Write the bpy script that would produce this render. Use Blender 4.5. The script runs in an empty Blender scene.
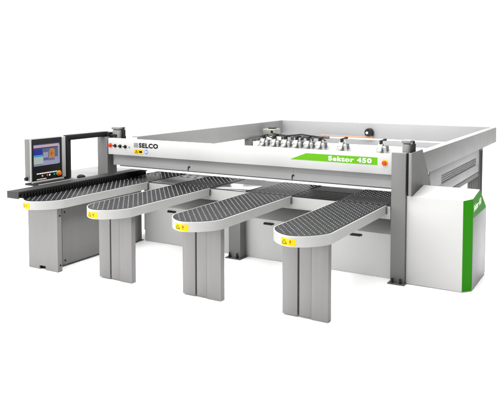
import bpy, bmesh, math, random
from mathutils import Vector, Matrix
random.seed(7)
S = bpy.context.scene
COL = S.collection
R = math.radians

# ------------------------------------------------------------------ camera
cam = bpy.data.cameras.new("camera")
cam.sensor_fit = 'HORIZONTAL'; cam.sensor_width = 36.0
cam.lens = 36.0 * 651.935 / 500.0
cam.shift_y = (118.014 - 200.0) / 500.0
cam.clip_start = 0.1; cam.clip_end = 2000
camo = bpy.data.objects.new("camera", cam); COL.objects.link(camo)
camo.location = (2.8371, -7.6983, 2.4721)
camo.rotation_euler = (R(90 - 3.2347), 0, R(30.1523))
S.camera = camo

# ------------------------------------------------------------------ world: white studio, strength faded on the right to darken right-facing sides
w = bpy.data.worlds.new("World"); S.world = w; w.use_nodes = True
nt = w.node_tree; nt.nodes.clear()
wo = nt.nodes.new('ShaderNodeOutputWorld'); bg = nt.nodes.new('ShaderNodeBackground')
tc = nt.nodes.new('ShaderNodeTexCoord'); sp = nt.nodes.new('ShaderNodeSeparateXYZ')
mr = nt.nodes.new('ShaderNodeMapRange'); mr.interpolation_type = 'SMOOTHSTEP'
mr.inputs['From Min'].default_value = -0.05; mr.inputs['From Max'].default_value = 0.5
mr.inputs['To Min'].default_value = 1.6; mr.inputs['To Max'].default_value = 0.05
nt.links.new(tc.outputs['Generated'], sp.inputs[0]); nt.links.new(sp.outputs['X'], mr.inputs['Value'])
bg.inputs['Color'].default_value = (1, 1, 1, 1)
nt.links.new(mr.outputs['Result'], bg.inputs['Strength']); nt.links.new(bg.outputs[0], wo.inputs[0])

# ------------------------------------------------------------------ lamps: overhead softbox, front-left softbox
def area(name, loc, target, sx, sy, power, col=(1, 1, 1)):
    l = bpy.data.lights.new(name, 'AREA'); l.shape = 'RECTANGLE'; l.size = sx; l.size_y = sy
    l.energy = power; l.color = col
    o = bpy.data.objects.new(name, l); COL.objects.link(o); o.location = loc
    o.rotation_euler = (Vector(target) - Vector(loc)).to_track_quat('-Z', 'Y').to_euler()
    return o
area("overhead_softbox", (-2.6, -0.5, 8.0), (-2.4, 0.5, 0), 12, 12, 1750)
area("key_softbox", (-4.5, -11.0, 2.6), (-1.2, 0, 0.7), 5, 3, 330)
area("left_rail_fill", (0.2, 2.8, 5.2), (-4.1, 2.9, 1.4), 3, 2, 230)  # added fill lamp, brightens the inner face of the left rail
S.view_settings.view_transform = 'Standard'; S.view_settings.look = 'None'
S.view_settings.exposure = 0.4; S.view_settings.gamma = 1.0
S.render.engine = 'CYCLES'
S.cycles.max_bounces = 8

# ------------------------------------------------------------------ materials
def mat(name, col, rough=0.5, metal=0.0, var=0.06, scale=6.0, bump=0.0, bscale=200.0, spec=0.5, emit=0.0, coat=0.0, stretch=None):
    m = bpy.data.materials.new(name); m.use_nodes = True
    n = m.node_tree; b = n.nodes['Principled BSDF']
    b.inputs['Metallic'].default_value = metal
    b.inputs['Specular IOR Level'].default_value = spec
    b.inputs['Coat Weight'].default_value = coat
    t = n.nodes.new('ShaderNodeTexCoord'); mp = n.nodes.new('ShaderNodeMapping')
    n.links.new(t.outputs['Object'], mp.inputs['Vector'])
    if stretch: mp.inputs['Scale'].default_value = stretch
    no = n.nodes.new('ShaderNodeTexNoise'); no.inputs['Scale'].default_value = scale; no.inputs['Detail'].default_value = 5
    n.links.new(mp.outputs[0], no.inputs['Vector'])
    cr = n.nodes.new('ShaderNodeMix'); cr.data_type = 'RGBA'
    c = Vector(col)
    lo = tuple(max(0, x * (1 - var)) for x in c) + (1,); hi = tuple(min(1, x * (1 + var)) for x in c) + (1,)
    cr.inputs[6].default_value = lo; cr.inputs[7].default_value = hi
    n.links.new(no.outputs['Fac'], cr.inputs[0]); n.links.new(cr.outputs[2], b.inputs['Base Color'])
    r = n.nodes.new('ShaderNodeMapRange'); r.inputs['To Min'].default_value = max(0.02, rough - 0.08); r.inputs['To Max'].default_value = min(1, rough + 0.08)
    n.links.new(no.outputs['Fac'], r.inputs['Value']); n.links.new(r.outputs[0], b.inputs['Roughness'])
    if bump > 0:
        n2 = n.nodes.new('ShaderNodeTexNoise'); n2.inputs['Scale'].default_value = bscale
        n.links.new(mp.outputs[0], n2.inputs['Vector'])
        bp = n.nodes.new('ShaderNodeBump'); bp.inputs['Strength'].default_value = bump; bp.inputs['Distance'].default_value = 0.002
        n.links.new(n2.outputs['Fac'], bp.inputs['Height']); n.links.new(bp.outputs[0], b.inputs['Normal'])
    if emit > 0:
        n.links.new(cr.outputs[2], b.inputs['Emission Color']); b.inputs['Emission Strength'].default_value = emit
    return m
M = {}
M['floor'] = mat('white_studio_floor', (0.97, 0.97, 0.97), 0.6, var=0.01)
M['white'] = mat('white_paint', (0.405, 0.405, 0.399), 0.45, var=0.03, bump=0.08, spec=0.35)
M['rim'] = mat('pale_aluminium_rim', (0.30, 0.30, 0.292), 0.42, var=0.04, scale=14, bump=0.05, spec=0.35)
M['cabinet'] = mat('off_white_powder_coat', (0.36, 0.357, 0.350), 0.5, var=0.02, bump=0.1, spec=0.3)
M['grey'] = mat('grey_paint', (0.152, 0.149, 0.147), 0.48, var=0.10, scale=2.5, bump=0.15, spec=0.35, stretch=(7, 7, .6))
M['column'] = mat('column_grey_paint', (0.118, 0.117, 0.115), 0.5, var=0.05, scale=3, bump=0.15, spec=0.3)
M['dgrey'] = mat('dark_grey_paint', (0.075, 0.075, 0.073), 0.5, var=0.06, scale=4, bump=0.12, spec=0.25)
M['fence'] = mat('charcoal_paint', (0.013, 0.013, 0.0128), 0.55, var=0.12, scale=4, bump=0.1, spec=0.15)
M['fcap'] = mat('fence_cap_grey', (0.035, 0.035, 0.034), 0.55, var=0.1, spec=0.15)
M['rail'] = mat('silver_grey_paint', (0.165, 0.165, 0.163), 0.4, var=0.06, scale=2.5, bump=0.08, spec=0.35)
M['desk'] = mat('desk_grey_laminate', (0.16, 0.16, 0.158), 0.5, var=0.04, scale=5, spec=0.2)
M['railback'] = mat('pale_grey_paint', (0.205, 0.205, 0.208), 0.42, var=0.04, scale=2.5, bump=0.08, spec=0.3)
M['black'] = mat('black_plastic', (0.008, 0.008, 0.008), 0.5, var=0.2, spec=0.18)
M['table'] = mat('black_phenolic_top', (0.0060, 0.0060, 0.0064), 0.42, var=0.35, scale=18, bump=0.15, bscale=400, spec=0.075)
M['dot'] = mat('pale_valve_ball', (0.17, 0.17, 0.178), 0.35)
M['strip'] = mat('shaded_bed_top', (0.006, 0.006, 0.0065), 0.4, var=0.3, scale=18, spec=0.03)  # tabletop black with less sheen, puts the under-beam shade into the material
M['plate'] = mat('dark_bed_steel', (0.02, 0.02, 0.0205), 0.4, var=0.15, scale=8, spec=0.1)
M['bar'] = mat('bright_clamp_bar', (0.62, 0.62, 0.62), 0.35, var=0.02)
M['hole'] = mat('dark_slot', (0.006, 0.006, 0.006), 0.7, spec=0.1)
M['steel'] = mat('brushed_steel', (0.55, 0.55, 0.57), 0.22, 1.0, var=0.06, scale=30, stretch=(1, 12, 1))
M['zinc'] = mat('zinc_plated_steel', (0.30, 0.30, 0.285), 0.3, 0.9, var=0.35, scale=40)
M['bed'] = mat('machined_bed', (0.10, 0.10, 0.10), 0.45, 0.1, var=0.15, scale=8)
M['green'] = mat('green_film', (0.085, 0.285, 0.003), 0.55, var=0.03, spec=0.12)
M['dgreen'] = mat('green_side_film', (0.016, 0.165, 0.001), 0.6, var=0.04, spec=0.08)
M['yellow'] = mat('yellow_label', (0.52, 0.345, 0.001), 0.55, var=0.03, spec=0.1)
M['ink'] = mat('black_ink', (0.006, 0.006, 0.007), 0.6, spec=0.08)
M['olive'] = mat('dark_label_ink', (0.06, 0.04, 0.001), 0.5, spec=0.1)
M['wht'] = mat('white_ink', (0.8, 0.8, 0.8), 0.5, var=0.02)
M['paleink'] = mat('pale_green_ink', (0.72, 0.8, 0.62), 0.5, var=0.02)
M['red'] = mat('red_plastic', (0.45, 0.018, 0.006), 0.35, spec=0.25)
M['orange'] = mat('orange_plastic', (0.6, 0.09, 0.006), 0.4, spec=0.2)
M['copper'] = mat('orange_hose', (0.36, 0.18, 0.10), 0.5, spec=0.2)
M['blue'] = mat('blue_ink', (0.03, 0.13, 0.38), 0.5)
M['alu'] = mat('bright_aluminium', (0.62, 0.62, 0.62), 0.3, 0.85, var=0.05, scale=20, stretch=(1, 1, 12))

# ------------------------------------------------------------------ helpers
def nb(): return bmesh.new()
def box(bm, x0, x1, y0, y1, z0, z1, bev=0.004, mi=0, seg=2):
    if x1 < x0: x0, x1 = x1, x0
    if y1 < y0: y0, y1 = y1, y0
    if z1 < z0: z0, z1 = z1, z0
    vs = [bm.verts.new((x, y, z)) for x in (x0, x1) for y in (y0, y1) for z in (z0, z1)]
    fs = [bm.faces.new([vs[i] for i in f]) for f in ((0, 1, 3, 2), (4, 6, 7, 5), (0, 4, 5, 1), (2, 3, 7, 6), (0, 2, 6, 4), (1, 5, 7, 3))]
    for f in fs: f.material_index = mi
    bev = min(bev, 0.45 * min(x1 - x0, y1 - y0, z1 - z0))
    if bev > 0:
        es = list({e for f in fs for e in f.edges})
        r = bmesh.ops.bevel(bm, geom=es, offset=bev, segments=seg, affect='EDGES', profile=0.5)
        for f in r['faces']: f.material_index = mi
    return bm
def prism(bm, pts, axis, a, b, mi=0, bev=0.0):
    """pts: 2D outline, extruded along axis from a to b. axis x: pts=(y,z); y: (x,z); z: (x,y)."""
    def mk(p, t):
        return {'x': (t, p[0], p[1]), 'y': (p[0], t, p[1]), 'z': (p[0], p[1], t)}[axis]
    A = [bm.verts.new(mk(p, a)) for p in pts]; B = [bm.verts.new(mk(p, b)) for p in pts]
    n = len(pts); fs = [bm.faces.new(A), bm.faces.new(list(reversed(B)))]
    for i in range(n): fs.append(bm.faces.new((A[i], B[i], B[(i + 1) % n], A[(i + 1) % n])))
    for f in fs: f.material_index = mi
    bmesh.ops.recalc_face_normals(bm, faces=fs)
    if bev > 0:
        es = list({e for f in fs[:2] for e in f.edges})
        r = bmesh.ops.bevel(bm, geom=es, offset=bev, segments=2, affect='EDGES', profile=0.5)
        for f in r['faces']: f.material_index = mi
    return bm
def cyl(bm, p0, p1, r, n=20, mi=0, r1=None, bev=0.0):
    p0 = Vector(p0); p1 = Vector(p1); r1 = r if r1 is None else r1
    d = (p1 - p0).normalized(); u = d.orthogonal().normalized(); v = d.cross(u)
    rings = [(p0, r), (p1, r1)]
    if bev: rings = [(p0, r - bev), (p0 + d * bev, r), (p1 - d * bev, r1), (p1, r1 - bev)]
    L = [[bm.verts.new(p + (u * math.cos(2 * math.pi * i / n) + v * math.sin(2 * math.pi * i / n)) * q) for i in range(n)] for p, q in rings]
    fs = [bm.faces.new(list(reversed(L[0]))), bm.faces.new(L[-1])]
    for A, B in zip(L, L[1:]):
        for i in range(n): fs.append(bm.faces.new((A[i], A[(i + 1) % n], B[(i + 1) % n], B[i])))
    for f in fs: f.material_index = mi
    return bm
def tube(bm, pts, r, n=10, mi=0):
    for a, b in zip(pts, pts[1:]): cyl(bm, a, b, r, n, mi)
    for p in pts[1:-1]: bmesh.ops.create_icosphere(bm, subdivisions=2, radius=r, matrix=Matrix.Translation(p))
    return bm
def obj(name, bm, m, parent=None, loc=(0, 0, 0), label=None, smooth=True):
    """link a bmesh written in world coordinates as one object; loc is its world-space origin."""
    me = bpy.data.meshes.new(name)
    bmesh.ops.translate(bm, verts=bm.verts, vec=-Vector(loc))
    bm.to_mesh(me); bm.free()
    for k in (m if isinstance(m, (list, tuple)) else [m]): me.materials.append(k)
    if smooth:
        me.polygons.foreach_set('use_smooth', [True] * len(me.polygons)); me.set_sharp_from_angle(angle=R(35))
    o = bpy.data.objects.new(name, me); COL.objects.link(o)
    WO[o.name] = Vector(loc)
    if parent is not None:
        o.parent = parent; o.location = Vector(loc) - WO[parent.name]
    else: o.location = loc
    if label: o['label'] = label
    return o
WO = {}
def dup(o, parent, off):
    """copy a part and its sub-parts, shifted by off in world space."""
    c = o.copy(); COL.objects.link(c); c.parent = parent
    WO[c.name] = WO[o.name] + Vector(off)
    c.location = WO[c.name] - WO[parent.name]
    for ch in list(o.children):
        k = ch.copy(); COL.objects.link(k); k.parent = c; WO[k.name] = WO[ch.name] + Vector(off)
    return c
def text_mesh(body, height, xscale, bold, depth=0.0015, gap=1.14):
    """built-in font -> mesh in XZ plane facing -Y, lower left at the origin; returns bmesh, width."""
    cu = bpy.data.curves.new('lettering', 'FONT'); cu.body = body; cu.size = 1.0; cu.offset = bold; cu.extrude = 0.5
    cu.resolution_u = 4; cu.space_character = gap
    t = bpy.data.objects.new('lettering', cu); COL.objects.link(t)
    dg = bpy.context.evaluated_depsgraph_get(); me = bpy.data.meshes.new_from_object(t.evaluated_get(dg))
    bpy.data.objects.remove(t); bpy.data.curves.remove(cu)
    bm = nb(); bm.from_mesh(me); bpy.data.meshes.remove(me)
    xs = [v.co.x for v in bm.verts]; ys = [v.co.y for v in bm.verts]
    x0, x1, y0, y1 = min(xs), max(xs), min(ys), max(ys); s = height / (y1 - y0)
    for v in bm.verts:
        x, y, z = v.co
        v.co = ((x - x0) * s * xscale, -(z + 0.5) * depth, (y - y0) * s)
    return bm, (x1 - x0) * s * xscale

# ------------------------------------------------------------------ setting
bm = nb()
g = 400
vs = [bm.verts.new(p) for p in ((-g, -g, 0), (g, -g, 0), (g, g, 0), (-g, g, 0))]; bm.faces.new(vs)
fl = obj('floor', bm, M['floor']); fl['kind'] = 'structure'

# ------------------------------------------------------------------ the saw
T = 0.95
root = bpy.data.objects.new('panel_saw', None); COL.objects.link(root)
root.location = (-1.75, 0.6, 0); WO['panel_saw'] = Vector(root.location)
root['label'] = 'grey and white beam panel saw with four rounded black front tables and green stripe'
root['category'] = 'panel saw'

# ---- front tables
TX = [-3.7312, -2.6099, -1.3191, -0.0190]
A_, E_, YS, H_, PW = 0.3237, 0.3379, -1.688, 0.1087, 1.6207
def nose(n=48, ins=0.0, pw=PW):
    k = 2 / pw; a = A_ - ins; e = E_ - ins; out = []
    for i in range(n + 1):
        t = math.pi * i / n; c, s = math.cos(t), max(0, math.sin(t))
        out.append((a * math.copysign(abs(c) ** k, c), YS - e * s ** k))
    return out
def outline(ins=0.0, yb=0.0, n=48):
    a = A_ - ins
    return [(a, yb)] + nose(n, ins) + [(-a, yb)]
# arc-length map of the nose for the curved stickers
NP = list(reversed(nose(400)))
cum = [0.0]
for p, q in zip(NP, NP[1:]): cum.append(cum[-1] + math.hypot(q[0] - p[0], q[1] - p[1]))
def on_nose(s, z, off):
    i = max(0, min(len(cum) - 2, next((k for k in range(len(cum) - 1) if cum[k + 1] >= s), len(cum) - 2)))
    f = (s - cum[i]) / (cum[i + 1] - cum[i]); p, q = NP[i], NP[i + 1]
    x = p[0] + (q[0] - p[0]) * f; y = p[1] + (q[1] - p[1]) * f
    t = Vector((q[0] - p[0], q[1] - p[1])).normalized(); nrm = Vector((t.y, -t.x))
    if nrm.y > 0 and abs(nrm.x) < 0.9: nrm = -nrm
    return (x + nrm.x * off, y + nrm.y * off, z)
def s_at(x): return next(c for c, p in zip(cum, NP) if p[0] >= x)
def curved_poly(bm, s0, s1, z0f, z1f, off, mi, n=10, thick=0.0008):
    """a strip between s0..s1 whose lower/upper z are functions of the fraction."""
    g = []
    for i in range(n + 1):
        f = i / n; s = s0 + (s1 - s0) * f
        g.append([bm.verts.new(on_nose(s, z, o)) for o in (off, off - thick) for z in (z0f(f), z1f(f))])
    fs = []
    for a, b in zip(g, g[1:]):
        fs.append(bm.faces.new((a[0], b[0], b[1], a[1]))); fs.append(bm.faces.new((a[2], a[3], b[3], b[2])))
        fs.append(bm.faces.new((a[1], b[1], b[3], a[3]))); fs.append(bm.faces.new((a[0], a[2], b[2], b[0])))
    fs.append(bm.faces.new((g[0][0], g[0][1], g[0][3], g[0][2]))); fs.append(bm.faces.new((g[-1][0], g[-1][2], g[-1][3], g[-1][1])))
    for f in fs: f.material_index = mi
    bmesh.ops.recalc_face_normals(bm, faces=fs)

def dot(bm, x, y, z, r, h, mi, n=8):
    A = [bm.verts.new((x + r * math.cos(2 * math.pi * i / n), y + r * math.sin(2 * math.pi * i / n), z)) for i in range(n)]
    B = [bm.verts.new((x + .62 * r * math.cos(2 * math.pi * i / n), y + .62 * r * math.sin(2 * math.pi * i / n), z + h * .75)) for i in range(n)]
    t = bm.verts.new((x, y, z + h))
    for i in range(n):
        j = (i + 1) % n
        bm.faces.new((A[i], A[j], B[j], B[i])).material_index = mi; bm.faces.new((B[i], B[j], t)).material_index = mi
DX, DY = 0.0775, 0.0465
def inside(x, y, m):
    if y > YS: return abs(x) < A_ - m
    return (abs(x) / (A_ - m)) ** PW + ((YS - y) / (E_ - m)) ** PW < 1
def dots(bm, x0, x1, y0, y1, z, test=None):
    row = 0; y = y0
    while y < y1:
        x = x0 + (DX / 2 if row % 2 else 0)
        while x < x1:
            if test is None or test(x, y): dot(bm, x, y, z, 0.0078 * random.uniform(.85, 1.1), 0.004, 1)
            x += DX
        y += DY; row += 1
def make_table(xc):
    loc = (xc, -1.0, 0)
    # frame: a hollow band with a closed underside
    bm = nb(); out = outline(0, -0.002); inn = outline(0.012, -0.002)
    def ring(pts, z): return [bm.verts.new((xc + p[0], p[1], z)) for p in pts]
    o0, o1, o2 = ring(out, T - H_), ring(out, T - 0.003), ring(outline(0.003, -0.002), T)
    i1, i0 = ring(inn, T), ring(inn, T - H_ + 0.004)
    for P, Q in ((o0, o1), (o1, o2), (o2, i1), (i1, i0)):
        for k in range(len(P)):
            j = (k + 1) % len(P); bm.faces.new((P[k], P[j], Q[j], Q[k]))
    bm.faces.new(i0); bm.faces.new(list(reversed(o0)))
    bmesh.ops.recalc_face_normals(bm, faces=bm.faces)
    fr = obj('front_table', bm, M['rim'], root, loc)
    # top
    bm = nb(); ins = 0.0125
    prism(bm, [(xc + p[0], p[1]) for p in outline(ins, -0.004)], 'z', T - 0.02, T - 0.0025, 2)
    prism(bm, [(xc + p[0], p[1]) for p in outline(ins + .008, -0.006)], 'z', T - 0.0024, T - 0.0015)
    dots(bm, xc - A_ + 0.045, xc + A_, -1.985, -0.01, T - 0.0015, lambda x, y: inside(x - xc, y, 0.036))
    obj('table_surface', bm, [M['table'], M['dot'], M['hole']], fr, loc, smooth=False)
    # corner bracket where the frame meets the machine
    bm = nb(); box(bm, xc + A_ - 0.001, xc + A_ + 0.010, -0.035, -0.002, T - 0.105, T - 0.02, 0.002)
    obj('corner_bracket', bm, M['dgrey'], fr, loc)
    return fr
SD = [(-0.127, 0.037), (-0.112, 0.062), (-0.106, 0.076), (-0.100, 0.070)]
def sticker(fr, xc, d0, d1):
    bm = nb(); s0, s1 = s_at(d0), s_at(d1); W = s1 - s0; z0, z1 = T - 0.106 + 0.008, T - 0.026
    curved_poly(bm, s0, s1, lambda f: z0, lambda f: z1, 0.0012, 0)
    hh = z1 - z0
    # warning triangle outline, drawn as three bars
    a, b = s0 + W * 0.10, s0 + W * 0.46; m = (a + b) / 2; zb, zt = z0 + hh * 0.18, z0 + hh * 0.86; tw = hh * 0.115
    curved_poly(bm, a, b, lambda f: zb, lambda f: zb + tw, 0.0020, 1)
    curved_poly(bm, a, m, lambda f: zb + (zt - zb - tw) * f, lambda f: zb + tw * 1.7 + (zt - zb - tw * 1.7) * f, 0.0021, 1)
    curved_poly(bm, m, b, lambda f: zt - tw - (zt - zb - tw) * f, lambda f: zt - (zt - zb - tw * 1.7) * f, 0.0021, 1)
    curved_poly(bm, m - W * .012, m + W * .012, lambda f: zb + hh * .2, lambda f: zb + hh * .42, 0.0020, 1, 2)
    # dark red mark
    c = s0 + W * 0.68
    curved_poly(bm, c - W * .05, c + W * .05, lambda f: z0 + hh * (.52 - .1 * math.sin(math.pi * f)), lambda f: z0 + hh * (.62 + .2 * math.sin(math.pi * f)), 0.0020, 2, 6)
    curved_poly(bm, c - W * .018, c + W * .018, lambda f: z0 + hh * .22, lambda f: z0 + hh * .42, 0.0021, 2, 2)
    bmesh.ops.translate(bm, verts=bm.verts, vec=(xc, 0, 0))
    obj('warning_label', bm, [M['yellow'], M['olive'], M['red']], fr, (xc, -1.0, 0))
B_, YL, DL = 0.2635, -1.6483, 0.0787
def leg(fr, xc):
    x0, x1 = xc - B_, xc + B_; zt = T - H_ - 0.001; xs = x0 + 0.178
    bm = nb()
    box(bm, x0, xs, YL, YL + DL, 0.012, zt, 0.004)
    box(bm, xs + 0.022, x0 + 0.335, YL + 0.001, YL + DL, 0.022, zt, 0.003)
    box(bm, x0 + 0.3355, x1, YL, YL + DL, 0.002, zt, 0.004)
    box(bm, xs - 0.002, xs + 0.024, YL + 0.03, YL + DL - 0.004, 0.02, zt, 0.0, 1)
    obj('table_leg', bm, [M['grey'], M['dgrey']], fr, (xc, -1.0, 0))
fts = []
for i, xc in enumerate(TX):
    fr = make_table(xc); fts.append(fr)
    sticker(fr, xc, *SD[i])
    if i: leg(fr, xc)
    fr['label'] = ['leftmost front table on a wide cabinet pedestal', 'front table second from the left',
                   'front table third from the left', 'rightmost front table beside the grey column'][i]

# ---- cabinet pedestal of the left table
fr = fts[0]; zt = T - H_ - 0.001
bm = nb()
x0, x1, y0 = -4.016, -3.479, -1.767
# front skin with a notch at the foot
pts = [(x0, 0.004), (x0 + .20, 0.004), (x0 + .20, 0.052), (x0 + .315, 0.052), (x0 + .315, 0.004), (x1, 0.004), (x1, zt), (x0, zt)]
prism(bm, pts, 'y', y0, y0 + 0.02, 0)
box(bm, x1 - 0.02, x1, y0 + 0.0205, y0 + 0.078, 0.004, zt, 0.003)
box(bm, x0, x0 + 0.02, y0 + 0.0205, y0 + 0.078, 0.004, zt, 0.003)
box(bm, x0 + 0.03, x1 - 0.03, y0 + 0.05, y0 + 0.07, 0.004, zt, 0.0, 1)
obj('pedestal_front', bm, [M['grey'], M['hole']], fr, (-3.73, -1.0, 0))
bm = nb()
box(bm, -3.66, -3.603, -1.565, -0.03, 0.03, zt, 0.004)
box(bm, -3.99, -3.70, -1.68, -0.35, 0.05, zt, 0.0, 1)
obj('pedestal_side', bm, [M['grey'], M['dgrey']], fr, (-3.73, -1.0, 0))
for z in (0.085, 0.735):
    for xx, yy in ((x1, y0 + .045), (-3.602, -1.52)):
        bm = nb(); cyl(bm, (xx - .002, yy, z), (xx + .004, yy, z), 0.013, 12)
        obj('screw', bm, M['black'], fr, (-3.73, -1.0, 0))

# ---- machine bed (under the beam) and apron
bm = nb()
box(bm, -4.02, 0.350, 0.004, 1.02, T - 0.06, T - 0.006, 0.002)
obj('bed', bm, M['plate'], root, label=None)
bedo = bpy.data.objects['bed']
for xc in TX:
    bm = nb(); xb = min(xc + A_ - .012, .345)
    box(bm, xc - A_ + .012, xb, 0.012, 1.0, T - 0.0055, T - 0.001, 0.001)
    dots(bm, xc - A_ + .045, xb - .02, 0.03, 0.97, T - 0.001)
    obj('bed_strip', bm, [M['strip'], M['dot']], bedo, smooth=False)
# steel plate between the second and third table, slatted plates in the other bays
bm = nb()
box(bm, -2.22, -1.72, 0.03, 0.52, T - 0.0055, T + 0.001, 0.001)
obj('steel_plate', bm, M['steel'], bedo)
for k in range(6):
    bm = nb(); box(bm, -3.39 + 0.0, -2.95, 0.03 + k * 0.105, 0.115 + k * 0.105, T - 0.0055, T - 0.001, 0.002)
    obj('bed_slat', bm, M['bed'], bedo)
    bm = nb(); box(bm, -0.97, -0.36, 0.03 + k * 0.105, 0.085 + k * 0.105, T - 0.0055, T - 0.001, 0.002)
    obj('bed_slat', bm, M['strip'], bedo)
bm = nb(); box(bm, -3.394, -2.946, 0.665, 1.0, T - 0.0055, T - 0.001, 0.002)
obj('bed_plate', bm, M['bed'], bedo)
for r_, y in enumerate((0.70, 0.86)):
    for k in range(12):
        x = -3.98 + k * 0.135 + r_ * 0.06
        bm = nb(); cyl(bm, (x - 0.014, y, T - .0065), (x - 0.014, y, T + 0.0035 - .001 * r_), 0.019, 12)
        box(bm, x - .014, x + .02, y - .018, y + .018, T - .006, T + .0032 - .001 * r_, 0.0)
        obj('bed_slot', bm, M['hole'], bedo)
bm = nb()
box(bm, -3.40, 0.352, 0.0, 0.0035, 0.795, T - 0.012, 0.0)
box(bm, -3.40, 0.352, 0.0036, 0.03, 0.78, T - 0.0615, 0.0)
obj('front_apron', bm, M['rim'], root)
bm = nb()
box(bm, -3.95, 0.352, 0.55, 0.60, 0.05, T - .065, 0.0)
box(bm, -3.95, 0.352, 0.20, 0.545, T - 0.16, T - .1, 0.0)
obj('base_body', bm, M['dgrey'], root)
# plinth panels with a shelf on top
for k, (xa, xb, sx) in enumerate(((-3.60, -2.005, -3.075), (-2.001, -0.72, -1.41), (-0.716, 0.40, -0.135))):
    bm = nb(); y = 0.14; z1 = 0.57
    prism(bm, [(y, 0.004), (y, z1 - .012), (y + .012, z1), (0.50, 0.745), (0.50, 0.725), (y + .02, z1 - .02), (y + .02, 0.004)], 'x', xa, xb, 0)
    p = obj('plinth_panel', bm, M['white'], root, ((xa + xb) / 2, y, 0.3))
    bm = nb(); zz = 0.508
    box(bm, sx - 0.075, sx + 0.075, y - 0.012, y + .001, zz - 0.013, zz + 0.013, 0.012, 0, 3)
    box(bm, sx - 0.09, sx + 0.05, y - 0.004, y + .001, zz - 0.022, zz + 0.004, 0.003, 0)
    obj('handle', bm, M['black'], p, ((xa + xb) / 2, y, 0.3))
# support legs in front of the plinth
def support(xa, xb, y0, y1, zt, foot=True):
    bm = nb(); box(bm, xa, xb, y0, y1, 0.012, zt, 0.006)
    o = obj('support_leg', bm, M['column'], root, ((xa + xb) / 2, y0, 0))
    bm = nb(); box(bm, xa - .035, xb + .02, y0 - .045, y1 + .02, 0.001, 0.013, 0.003)
    obj('foot_plate', bm, M['dgrey'], o, ((xa + xb) / 2, y0, 0))
    for x in (xa + 0.03, xb - 0.04):
        bm = nb(); cyl(bm, (x, y0 - .025, .013), (x, y0 - .025, .05), .017, 10); cyl(bm, (x, y0 - .025, .05), (x, y0 - .025, .085), .011, 10)
        obj('anchor_bolt', bm, M['black'], o, ((xa + xb) / 2, y0, 0))
    return o
support(-1.955, -1.765, -0.045, 0.10, 0.80)
support(-3.83, -3.655, -0.02, 0.13, 0.80)

# ---- right column
bm = nb()
box(bm, 0.362, 0.541, -0.012, 0.062, 0.012, 1.606, 0.005)
rc = obj('column', bm, M['column'], root, (0.45, 0, 0), 'right column beside the white cabinet')
bm = nb()
box(bm, 0.345, 0.556, -0.075, 0.09, 0.001, 0.0125, 0.003); obj('base_plate', bm, M['dgrey'], rc, (0.45, 0, 0))
for x in (0.40, 0.50):
    bm = nb(); cyl(bm, (x, -.045, .0125), (x, -.045, .07), .014, 10); obj('anchor_bolt', bm, M['black'], rc, (0.45, 0, 0))
bm = nb()
prism(bm, [(0.0, 1.612), (0.45, 1.616), (0.86, 1.14), (0.88, 1.092), (0.0, 1.092)], 'x', 0.603, 0.613, 0)
box(bm, 0.580, 0.6135, -0.028, -0.0005, 1.092, 1.6118, 0.002, 1)
box(bm, 0.5415, 0.603, 0.03, 0.06, 1.09, 1.60, 0.0, 2)
obj('side_plate', bm, [M['dgrey'], M['grey'], M['black']], rc, (0.45, 0, 0))
# ---- left column
bm = nb(); box(bm, -4.53, -4.318, 0.10, 0.32, 0.012, 1.585, 0.006)
lc = obj('column', bm, M['column'], root, (-4.42, 0.2, 0), 'left column carrying the control arm')
bm = nb(); box(bm, -4.57, -4.28, 0.06, 0.36, 0.001, 0.0125, 0.003); obj('base_plate', bm, M['dgrey'], lc, (-4.42, 0.2, 0))

# ---- lift cylinders on the beam ends
for xc in (-4.235, 0.47):
    bm = nb(); yc = 0.27; r = 0.075 if xc < 0 else 0.053; zb = 1.46
    box(bm, xc - r, xc + r, yc - r, yc + r, zb, 1.70, 0.03, 0, 4); box(bm, xc - r - .006, xc + r + .006, yc - r - .006, yc + r + .006, 1.7, 1.742, 0.012)
    c = obj('lift_cylinder', bm, M['rail'], root, (xc, yc, zb))
    bm = nb(); box(bm, xc + r + .007, xc + r + .05, yc - .02, yc + .03, 1.5, 1.70, 0.006); cyl(bm, (xc + r + .03, yc, 1.70), (xc + r + .03, yc, 1.735), .014, 10)
    box(bm, xc + r - .02, xc + r + .06, yc - .015, yc + .03, 1.55, 1.6, 0.006)
    obj('air_fitting', bm, M['black'], c, (xc, yc, zb))

# ---- beam
YB = 0.0715; BX0, BX1, BZ0, BZ1 = -4.275, 0.358, 1.319, 1.572
bm = nb(); box(bm, BX0, BX1, YB, YB + 0.075, BZ0, BZ1, 0.006)
bc = obj('beam_cover', bm, M['white'], root, (-2, YB, 1.45))
bl = (-2, YB, 1.45); yf = YB - 0.0006
bm = nb(); box(bm, BX0 + .03, 0.52, 0.15, 0.50, 1.16, 1.455, 0.004); obj('beam_body', bm, M['rail'], root)
# green stripe and model lettering
bm = nb(); prism(bm, [(-1.052, 1.432), (0.157, 1.429), (0.157, 1.524), (-0.822, 1.524)], 'y', yf, yf - 0.001, 0); obj('green_stripe', bm, M['green'], bc, bl)
for word, xa, ww in (('Sektor', -0.503, 0.350), ('450', -0.112, 0.193)):
    bm, wd = text_mesh(word, 0.060, 1.0, 0.03); s = ww / wd
    for v in bm.verts: v.co = (xa + v.co.x * s, yf - 0.0012 + v.co.y, 1.447 + v.co.z)
    obj('model_lettering', bm, M['wht'], bc, bl, smooth=False)
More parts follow.
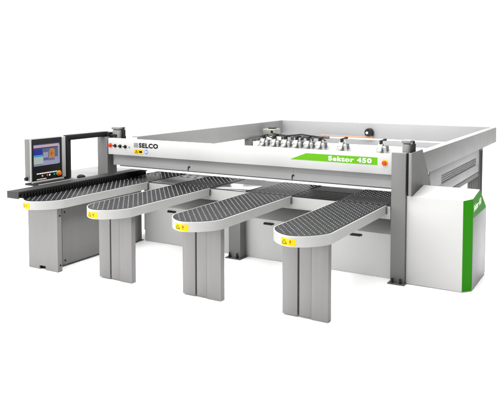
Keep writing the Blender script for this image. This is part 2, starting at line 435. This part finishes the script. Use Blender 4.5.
# maker lettering with its square weave mark
bm, wd = text_mesh('SELCO', 0.074, 1.0, 0.05); s = 0.372 / wd
for v in bm.verts: v.co = (-3.652 + v.co.x * s, yf + v.co.y, 1.451 + v.co.z)
obj('maker_lettering', bm, M['ink'], bc, bl, smooth=False)
bm = nb()
for i in range(4):
    for j in range(4):
        cx = -3.752 + (i + .5) * 0.0215; cz = 1.449 + (j + .5) * 0.0185; q = 0.0082
        sgn = 1 if (i + j) % 2 else -1
        prism(bm, [(cx - q, cz - sgn * q), (cx - q + .0095, cz - sgn * q), (cx + q, cz + sgn * q), (cx + q - .0095, cz + sgn * q)], 'y', yf, yf - .001)
obj('maker_mark', bm, M['ink'], bc, bl)
# safety label
bm = nb(); prism(bm, [(-3.742, 1.352), (-3.574, 1.352), (-3.574, 1.424), (-3.742, 1.424)], 'y', yf, yf - 0.001)
prism(bm, [(-3.728, 1.366), (-3.668, 1.366), (-3.698, 1.414)], 'y', yf - .001, yf - .0016, 1)
prism(bm, [(-3.716, 1.372), (-3.680, 1.372), (-3.698, 1.401)], 'y', yf - .0016, yf - .0021, 0)
prism(bm, [(-3.700, 1.376), (-3.696, 1.376), (-3.695, 1.393), (-3.701, 1.393)], 'y', yf - .0021, yf - .0026, 1)
prism(bm, [(-3.655, 1.388), (-3.640, 1.402), (-3.598, 1.404), (-3.588, 1.396), (-3.588, 1.374), (-3.620, 1.370), (-3.650, 1.378)], 'y', yf - .001, yf - .0018, 1)
obj('safety_label', bm, [M['yellow'], M['ink']], bc, bl)
bm = nb(); cyl(bm, (-3.510, yf, 1.392), (-3.510, yf - .001, 1.392), 0.036, 28)
prism(bm, [(-3.532, 1.376), (-3.518, 1.37), (-3.516, 1.414), (-3.532, 1.408)], 'y', yf - .001, yf - .0016, 1)
prism(bm, [(-3.500, 1.372), (-3.490, 1.376), (-3.488, 1.406), (-3.502, 1.412)], 'y', yf - .001, yf - .0016, 1)
obj('mandatory_sign', bm, [M['blue'], M['wht']], bc, bl)
# buttons
def mushroom(parent, x, y, z, pl, r=0.027, mb='yellow'):
    bm = nb(); cyl(bm, (x, y, z), (x, y - .006, z), r * 1.35, 24, 1, bev=.002); cyl(bm, (x, y - .006, z), (x, y - .02, z), r * .55, 16, 1)
    cyl(bm, (x, y - .02, z), (x, y - .042, z), r, 24, 0, bev=.008)
    obj('emergency_stop', bm, [M['red'], M[mb]], parent, pl)
mushroom(bc, -4.225, YB, 1.462, bl, mb='orange'); mushroom(bc, 0.252, YB, 1.463, bl, .029)
for x, z in ((-4.128, 1.458), (-4.025, 1.456), (-3.921, 1.453)):
    bm = nb(); cyl(bm, (x, YB, z), (x, YB - .012, z), .028, 20, bev=.003); cyl(bm, (x, YB - .012, z), (x, YB - .026, z), .02, 16, bev=.003)
    box(bm, x - .034, x - .006, YB - .03, YB - .002, z - .008, z + .008, 0.003)
    obj('push_button', bm, M['black'], bc, bl)
bm = nb(); cyl(bm, (-3.845, YB, 1.449), (-3.845, YB - .01, 1.449), .012, 16, bev=.003); obj('indicator_lamp', bm, M['rail'], bc, bl)
# pressure beam: three curved plates below the cover
seams = [-4.18, -2.735, -1.032, 0.356]
for k, (xa, xb) in enumerate(zip(seams, seams[1:])):
    bm = nb()
    pr = [(0.125, 1.318), (0.125, 1.285), (0.118, 1.25), (0.100, 1.215), (0.088, 1.18), (0.084, 1.155), (0.14, 1.155), (0.14, 1.318)]
    prism(bm, pr, 'x', xa + .001, xb - .001, 0)
    pp = obj('pressure_plate', bm, M['rail'], root, ((xa + xb) / 2, .1, 1.2))
    if k:
        bm = nb(); box(bm, xa - .005, xa + .005, .078, .11, 1.160, 1.215, 0.002); box(bm, xa - .003, xa + .026, .086, .112, 1.206, 1.222, 0.004)
        obj('seam_hook', bm, M['black'], pp, ((xa + xb) / 2, .1, 1.2))
bm = nb(); box(bm, -4.087, 0.356, 0.052, 0.088, 1.114, 1.142, 0.006, 0, 3)
obj('clamp_bar', bm, M['bar'], root)
bm = nb(); box(bm, -4.06, 0.356, 0.0885, 0.30, 1.108, 1.150, 0.003)
obj('guide_strip', bm, M['dgrey'], root)
bm = nb(); box(bm, -1.0, 0.35, .1195, .1225, 1.222, 1.292, 0.0)
for k in range(62):
    for q in range(3):
        x = -0.99 + k * .0215 + (.01 if q % 2 else 0); z = 1.236 + q * .021; box(bm, x, x + .011, .1165, .1205, z - .005, z + .005, 0.0, 1)
obj('perforated_guard', bm, [M['railback'], M['rail']], root)
# added black strips standing in for shade under the beam, behind the clamp bar
for xa, xb in ((-3.98, -2.6), (-1.2, 0.34)):
    bm = nb(); n_ = int((xb - xa) / .049); st = (xb - xa) / n_
    for k in range(n_): box(bm, xa + k * st, xa + (k + 1) * st, 1.022 + .006 * (k % 2), 1.03 + .006 * (k % 2), 0.9505 + random.uniform(0, .006), 1.158, 0.0)
    obj('under_beam_shade', bm, M['black'], root)

# ---- side fence with vertical rollers on the left table
bm = nb()
box(bm, -4.135, -3.92, -1.99, 0.60, 1.008, 1.046, 0.006)
box(bm, -4.135, -3.945, -1.99, 0.60, 0.957, 1.0075, 0.003)
sf = obj('side_fence', bm, M['fence'], root, (-4.05, -0.7, 1.0))
bm = nb(); box(bm, -4.137, -3.918, -2.003, -1.9905, 0.953, 1.048, 0.004); obj('end_cap', bm, M['fcap'], sf, (-4.05, -0.7, 1.0))
y = -1.93; k = 0
while y < 0.55:
    bm = nb(); cyl(bm, (-3.926, y, 0.956), (-3.926, y, 1.006), 0.0165, 12, bev=.002)
    obj('roller', bm, M['black'], sf, (-4.05, -0.7, 1.0)); y += 0.0495; k += 1

# ---- desk plate left of the fence
bm = nb(); box(bm, -5.3, -4.39, -0.62, 0.09, 0.945, 0.966, 0.004); box(bm, -5.3, -4.40, 0.0905, 0.9, 0.945, 0.966, 0.004)
dk = obj('side_desk', bm, M['desk'], root, (-4.8, 0, .96))
for x, y in ((-5.2, -.5), (-4.5, -.5), (-5.2, .8), (-4.7, .8)):
    bm = nb(); box(bm, x - .03, x + .03, y - .03, y + .03, 0.002, 0.944, 0.004); obj('desk_leg', bm, M['dgrey'], dk, (-4.8, 0, .96))

# ---- control arm and monitor
bm = nb()
box(bm, -4.475, -4.375, -0.655, 0.19, 1.590, 1.668, 0.008)
box(bm, -4.51, -4.325, 0.14, 0.30, 1.5855, 1.655, 0.01)
box(bm, -4.33, -4.20, 0.16, 0.24, 1.5855, 1.625, 0.008)
box(bm, -4.475, -4.395, -0.69, -0.605, 1.02, 1.665, 0.01)
ca = obj('control_arm', bm, M['black'], root, (-4.42, 0, 1.6))
px = -4.42; ml = (-4.42, -1.0, 1.35)
bm = nb(); box(bm, px - 0.15, px - 0.012, -1.335, -0.70, 1.045, 1.650, 0.014, 0, 3); 
mo = obj('monitor', bm, M['column'], root, ml, 'touch screen control monitor hanging from the black arm')
bm = nb(); box(bm, px - 0.0115, px, -1.335, -0.77, 1.05, 1.648, 0.004); obj('front_panel', bm, M['black'], mo, ml)
bm = nb(); box(bm, px - .0115, px + .012, -0.768, -0.700, 1.045, 1.652, 0.008, 0, 3)
box(bm, px - .0115, px + .008, -1.36, -1.337, 1.045, 1.650, 0.006, 0, 3)
box(bm, px - .0115, px + .008, -1.336, -0.769, 1.024, 1.049, 0.005, 0, 3)
obj('bezel', bm, M['rim'], mo, ml)
# screen picture
def emat(name, c, e=0.55):
    m = mat(name, (0.01, 0.01, 0.01), 0.2); b = m.node_tree.nodes['Principled BSDF']
    b.inputs['Emission Color'].default_value = c + (1,); b.inputs['Emission Strength'].default_value = e; return m
SC = [emat('screen_grey', (.09, .14, .26)), emat('screen_pink', (.62, .47, .52)), emat('screen_blue', (.004, .01, .36)), emat('screen_cyan', (.02, .42, .60)),
      emat('screen_pale', (.52, .58, .58)), emat('screen_orange', (.65, .24, .03)), emat('screen_navy', (.02, .02, .13)), emat('screen_lilac', (.36, .37, .58)), emat('screen_maroon', (.11, .04, .08))]
bm = nb()
SY0, SY1, SZ0, SZ1 = -1.300, -0.812, 1.262, 1.575
def sq(u0, u1, v0, v1, mi, lift=0):
    box(bm, px + .0003, px + .0012 + .0004 * lift, SY0 + (SY1 - SY0) * u0, SY0 + (SY1 - SY0) * u1, SZ0 + (SZ1 - SZ0) * v0, SZ0 + (SZ1 - SZ0) * v1, 0.0, mi)
sq(0, 1, 0, 1, 0); sq(0, 1, .955, 1, 6, 1); sq(0, .97, .83, .955, 1, 1); sq(.0, .90, .78, .83, 6, 1)
sq(0.0, .33, .50, .77, 2, 1); sq(0, .33, .41, .50, 3, 1); sq(0, .36, .08, .41, 4, 1); sq(.36, 1, .03, .22, 7, 1); sq(.93, 1, .22, .9, 7, 1)
sq(0, .93, 0, .05, 7, 2); sq(.36, .55, .35, .6, 7, 1); sq(.55, .92, .22, .34, 7, 2)
sq(.58, .80, .34, .68, 5, 3); sq(.62, .76, .68, .74, 5, 3); sq(.66, .68, .40, .64, 8, 4); sq(.61, .78, .50, .52, 8, 4)
for k in range(4): sq(.56 + k * .062, .595 + k * .062, .20, .32, 8, 3)
obj('screen', bm, SC, mo, ml, smooth=False)
GB, RB = mat('green_button', (.02, .3, .16), .4), mat('rose_button', (.6, .3, .25), .4)
for k in range(13):
    y = -1.25 + k * 0.030; bm = nb(); box(bm, px, px + .004, y, y + .021, 1.140 , 1.158, 0.002); obj('key', bm, M['wht'], mo, ml)
for k, mm in ((2, RB), (4, M['orange']), (5, M['wht']), (7, GB), (8, GB)):
    y = -1.25 + k * 0.045; bm = nb(); box(bm, px, px + .006, y, y + .024, 1.100, 1.124, 0.004); obj('button', bm, mm, mo, ml)
for k in range(7):
    y = -1.25 + k * 0.026; bm = nb(); box(bm, px, px + .003, y, y + .018, 1.062, 1.076, 0.002); obj('key', bm, M['wht'], mo, ml)
bm = nb(); cyl(bm, (px, -.835, 1.115), (px + .01, -.835, 1.115), .042, 24, 1, bev=.002); cyl(bm, (px + .01, -.835, 1.115), (px + .035, -.835, 1.115), .032, 24, 0, bev=.008)
obj('emergency_stop', bm, [M['orange'], M['yellow']], mo, ml)
bm = nb(); cyl(bm, (px - .1, -1.336, 1.085), (px - .1, -1.375, 1.085), .026, 16, bev=.005); obj('knob', bm, M['black'], mo, ml)
bm = nb()
box(bm, px - .14, px + .118, -1.345, -0.63, 0.992, 1.023, 0.006)
ks = obj('keyboard_shelf', bm, M['black'], mo, ml)
bm = nb(); box(bm, px + .1185, px + .128, -1.330, -0.63, 0.990, 1.020, 0.003); obj('shelf_edge', bm, M['rim'], mo, ml)

# ---- electrical cabinet
CX0, AX, AY, BXX, BY = 0.545, 1.213, 0.026, 1.300, 0.135
def ztop(y): return 1.085 + (y - AY) * 0.135
bm = nb()
ring = [(CX0, AY), (AX, AY), (BXX, BY), (BXX, 0.535), (BXX, 0.955), (CX0, 0.955), (CX0, 0.535)]
zt = [ztop(AY), ztop(AY), ztop(BY), ztop(.535), 0.872, 0.872, ztop(.535)]
b0 = [bm.verts.new((x, y, 0.006)) for x, y in ring]; t0 = [bm.verts.new((x, y, z)) for (x, y), z in zip(ring, zt)]
for i in range(7): bm.faces.new((b0[i], b0[(i + 1) % 7], t0[(i + 1) % 7], t0[i]))
bm.faces.new(list(reversed(b0))); bm.faces.new((t0[0], t0[1], t0[2], t0[3], t0[6])); bm.faces.new((t0[3], t0[4], t0[5], t0[6]))
bmesh.ops.recalc_face_normals(bm, faces=bm.faces)
bmesh.ops.bevel(bm, geom=list(bm.edges), offset=0.006, segments=2, affect='EDGES', profile=.5)
cl = (0.92, 0.5, 0)
cb = obj('electrical_cabinet', bm, M['cabinet'], root, cl, 'white switch cabinet with green stripe beside the right column')
# green film: diagonal corner strip and the band along the side
bm = nb(); n_ = Vector((BY - AY, -(BXX - AX), 0)).normalized(); o_ = .0015
def qd(P, th=.001, mi=0, nn=None):
    nn = nn or n_; A = [bm.verts.new(Vector(p) + nn * o_) for p in P]; B = [bm.verts.new(Vector(p) + nn * (o_ - th - .0008)) for p in P]
    fs = [bm.faces.new(A), bm.faces.new(list(reversed(B)))] + [bm.faces.new((A[i], B[i], B[(i + 1) % len(P)], A[(i + 1) % len(P)])) for i in range(len(P))]
    bmesh.ops.recalc_face_normals(bm, faces=fs)
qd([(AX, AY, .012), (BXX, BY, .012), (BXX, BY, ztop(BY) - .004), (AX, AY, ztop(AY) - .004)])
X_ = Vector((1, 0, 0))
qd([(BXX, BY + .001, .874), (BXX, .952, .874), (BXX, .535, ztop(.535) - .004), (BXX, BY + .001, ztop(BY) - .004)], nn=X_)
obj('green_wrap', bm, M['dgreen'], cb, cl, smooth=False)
bm = nb(); box(bm, BXX + .0005, BXX + .004, BY + .008, 0.948, 0.03, 0.868, 0.002); obj('side_door', bm, M['railback'], cb, cl)
bm, wd = text_mesh('Sektor 450', 0.082, 1.0, 0.035); s = 0.43 / wd
for v in bm.verts:
    yy = 0.18 + v.co.x * s; v.co = (BXX + .0022 - v.co.y * .5, yy, 0.938 + v.co.z + (yy - .2) * .08)
obj('cabinet_lettering', bm, M['paleink'], cb, cl, smooth=False)

# ---- rear frame
def crail(bm, axis, a, b, c0, c1, z0, z1, face):
    """C-profile rail: web on the 'face' side, short flanges."""
    th = 0.012
    if axis == 'y':
        fx = (c0, c0 + th) if face < 0 else (c1 - th, c1)
        box(bm, fx[0], fx[1], a, b, z0, z1, .003)
        lo, hi = (c0 + th + .0005, c1) if face < 0 else (c0, c1 - th - .0005)
        box(bm, lo, hi, a, b, z1 - th, z1 - .0004, .003); box(bm, lo, hi, a, b, z0 + .0004, z0 + th, .003)
    else:
        fy = (c0, c0 + th) if face < 0 else (c1 - th, c1)
        box(bm, a, b, fy[0], fy[1], z0, z1, .003)
        lo, hi = (c0 + th + .0005, c1) if face < 0 else (c0, c1 - th - .0005)
        box(bm, a, b, lo, hi, z1 - th, z1 - .0004, .003); box(bm, a, b, lo, hi, z0 + .0004, z0 + th, .003)
bm = nb(); crail(bm, 'y', 0.52, 5.64, -4.17, -4.05, 1.268, 1.572, 1); obj('side_rail', bm, M['rail'], root, (-4.1, 3, 1.4), 'left rear side rail')
bm = nb(); crail(bm, 'y', 0.30, 5.815, 0.48, 0.60, 1.275, 1.564, 1); obj('side_rail', bm, M['rail'], root, (.57, 3, 1.4), 'right rear side rail')
bm = nb(); crail(bm, 'x', -4.17, 0.4795, 5.645, 5.765, 1.245, 1.572, -1); obj('back_rail', bm, M['railback'], root, (-1.8, 5.7, 1.4))
bm = nb(); box(bm, -4.0, 0.15, 5.66, 5.74, 1.10, 1.205, .004); obj('rear_crossbar', bm, M['railback'], root, (-1.8, 5.7, 1.15))
for x0_, x1_, y0_, y1_ in ((-4.165, -3.98, 4.12, 4.72), (0.485, 0.595, 4.22, 4.50)):
    bm = nb(); box(bm, x0_, x1_, y0_, y1_, 0.01, 1.274 if x0_ > 0 else 1.267, .005)
    for k in range(3):
        yk = y0_ + (y1_ - y0_) * (.22 + .28 * k); box(bm, x1_, x1_ + .006, yk - .012, yk + .012, .02, 1.24, .002, 1)
    lg = obj('rear_leg', bm, [M['dgrey'], M['black']], root, ((x0_ + x1_) / 2, y0_, 0))
    bm = nb(); box(bm, x0_ - .04, x1_ + .04, y0_ - .04, y1_ + .04, .001, .0095, .002); obj('foot_plate', bm, M['dgrey'], lg, ((x0_ + x1_) / 2, y0_, 0))
# side guard with perforated strip
bm = nb()
gx = 0.575
# panel as frame round the perforated strip
box(bm, gx, gx + .012, 0.90, 4.215, 1.150, 1.283, .002); box(bm, gx, gx + .012, 0.90, 4.215, 0.885, 1.020, .002)
box(bm, gx, gx + .012, 3.93, 4.215, 1.0205, 1.1495, .0)
box(bm, gx + .0005, gx + .0115, 0.90, 1.55, 1.0205, 1.1495, .0)
sg = obj('side_guard', bm, M['railback'], root, (gx, 2.5, 1.1))
bm = nb()
rows, cols = 4, 34
for i in range(rows + 1):
    z = 1.0205 + i * (.129 / rows); box(bm, gx + .002, gx + .004, 1.551, 3.929, z - .004, z + .004, 0)
for j in range(cols + 1):
    y = 1.551 + j * (2.378 / cols); box(bm, gx + .0025, gx + .0035, y - .012, y + .012, 1.0205, 1.1495, 0)
obj('perforated_strip', bm, M['railback'], sg, (gx, 2.5, 1.1))
bm = nb(); box(bm, gx - .06, gx - .03, 1.5, 4.0, 0.95, 1.2, .0); obj('guard_backing', bm, M['black'], sg, (gx, 2.5, 1.1))
# dark lower guide below the guard
bm = nb(); box(bm, 0.53, 0.585, 0.99, 4.21, 0.80, 0.875, .004)
for k in range(5): box(bm, 0.53, 0.58, 3.55 + k * .14, 3.60 + k * .14, 0.01, 0.798, .004)
obj('lower_guide', bm, M['dgrey'], root)

# ---- pusher carriage with its grippers
bm = nb(); box(bm, -3.95, 0.46, 4.10, 4.28, 1.04, 1.215, .008)
pc = obj('pusher_beam', bm, M['white'], root, (-1.75, 4.2, 1.1))
def gripper(x, y):
    gl = (x, y, 1.2)
    pts = [(y - .36, 1.10), (y - .34, 1.15), (y - .18, 1.17)] + [(y - .02 + .095 * math.cos(a), 1.215 + .095 * math.sin(a)) for a in [math.pi * (1 - i / 9) for i in range(10)]] + [(y + .075, 1.10), (y - .1, 1.06), (y - .3, 1.07)]
    bm = nb(); prism(bm, pts, 'x', x - .05, x + .05, 0, .012)
    box(bm, x - .08, x + .08, y - .10, y + .05, 1.07, 1.115, .01)
    o = obj('gripper', bm, M['zinc'], root, gl)
    bm = nb(); cyl(bm, (x - .085, y - .02, 1.225), (x + .085, y - .02, 1.225), .045, 18, bev=.006); cyl(bm, (x - .1, y - .02, 1.225), (x + .1, y - .02, 1.225), .018, 12, 0)
    obj('pivot', bm, M['white'], o, gl)
    bm = nb(); cyl(bm, (x - .075, y - .25, 1.12), (x + .075, y - .25, 1.12), .028, 14, bev=.004); obj('jaw_roller', bm, M['zinc'], o, gl)
    bm = nb(); box(bm, x - .022, x + .022, y - .05, y + .04, 1.235, 1.375, .012); box(bm, x - .018, x + .018, y + .01, y + .24, 1.352, 1.378, .01); box(bm, x - .026, x + .026, y + .17, y + .26, 1.346, 1.386, .01)
    obj('clamp_lever', bm, M['black'], o, gl)
    bm = nb(); box(bm, x - .03, x + .03, y - .40, y - .335, 1.06, 1.115, .008); obj('jaw', bm, M['black'], o, gl)
    bm = nb(); box(bm, x - .075, x + .03, y + .07, y + .098, 1.03, 1.32, .01); obj('slide_block', bm, M['white'], o, gl)
    bm = nb(); cyl(bm, (x + .09, y - .06, 1.13), (x + .09, y - .06, 1.26), .03, 14, bev=.008); cyl(bm, (x + .09, y - .06, 1.26), (x + .09, y - .06, 1.33), .012, 10); obj('clamp_cylinder', bm, M['alu'], o, gl)
    bm = nb(); box(bm, x + .055, x + .13, y + .02, y + .066, 1.16, 1.275, .014); obj('valve_block', bm, M['dgrey'], o, gl)
    return o
g0 = gripper(-3.62, 4.0)
for x in (-3.37, -3.12, -2.87, -2.62, -2.37, -1.91, -1.13): dup(g0, root, (x + 3.62, 0, 0))
# bar, hoses and valve block over the gripper cluster
bm = nb(); box(bm, -3.62, -2.25, 4.13, 4.20, 1.335, 1.385, .006)
for k in range(6): box(bm, -3.5 + k * .22, -3.44 + k * .22, 4.09, 4.13, 1.28, 1.36, .006)
obj('header_bar', bm, M['dgrey'], root)
bm = nb(); box(bm, -3.98, -3.68, 4.55, 4.85, 1.30, 1.45, .03, 0, 3); box(bm, -3.76, -3.71, 4.54, 4.55, 1.36, 1.42, .0, 1)
box(bm, -3.86, -3.72, 4.6, 4.75, 1.4505, 1.475, .01, 1)
obj('drive_motor', bm, [mat('cream_grey_paint', (.17, .172, .145), .45), M['black']], root)
bm = nb()
tube(bm, [Vector((-3.45, 4.06, 1.40)), Vector((-3.1, 4.03, 1.37)), Vector((-2.8, 4.05, 1.41)), Vector((-2.4, 4.02, 1.375)), Vector((-2.27, 4.05, 1.30))], .013)
tube(bm, [Vector((-3.6, 4.0, 1.30)), Vector((-3.5, 3.9, 1.36)), Vector((-3.35, 3.95, 1.30))], .011)
tube(bm, [Vector((-2.8, 4.0, 1.30)), Vector((-2.66, 3.9, 1.37)), Vector((-2.5, 3.95, 1.30))], .011)
obj('air_hose', bm, M['black'], root)
# orange hose along the back rail, with its black reel bracket
bm = nb(); tube(bm, [Vector((-3.05, 5.55, 1.285)), Vector((-2.6, 5.57, 1.275)), Vector((-2.2, 5.57, 1.272)), Vector((-1.93, 5.58, 1.29))], .009)
box(bm, -1.97, -1.86, 5.56, 5.62, 1.25, 1.31, .01)
obj('orange_hose', bm, M['copper'], root)
bm = nb(); cyl(bm, (-1.93, 5.50, 1.385), (-1.93, 5.63, 1.385), .085, 18, bev=.01); box(bm, -2.02, -1.84, 5.52, 5.64, 1.31, 1.40, .02); cyl(bm, (-1.955, 5.49, 1.375), (-1.955, 5.50, 1.375), .025, 14, 1)
obj('hose_reel', bm, [M['black'], M['wht']], root)

# ------------------------------------------------------------------ mouse on the desk
bm = nb()
bmesh.ops.create_uvsphere(bm, u_segments=20, v_segments=12, radius=1.0)
for v in list(bm.verts):
    x, y, z = v.co; v.co = (x * .052, y * .08, max(z, -.15) * .042 * (1 - .25 * y))
mz = 0.9662 + .042 * .15 * 1.25 + .0005
for v in bm.verts: v.co += Vector((-4.545, -0.255, mz))
ms = obj('computer_mouse', bm, M['black'], None, (-4.545, -0.255, 0.9665))
ms['label'] = 'small black computer mouse lying on the pale desk behind the side fence'; ms['category'] = 'mouse'
bm = nb(); box(bm, -4.549, -4.541, -.315, -.285, .990, 1.0115, .003); obj('scroll_wheel', bm, M['dgrey'], ms, (-4.545, -0.255, 0.9665))
bm = nb(); tube(bm, [Vector((-4.56, -.195, .975)), Vector((-4.62, -.13, .970)), Vector((-4.70, -.10, .970)), Vector((-4.80, -.02, .970))], .0035, 8); obj('cable', bm, M['black'], ms, (-4.545, -0.255, 0.9665))
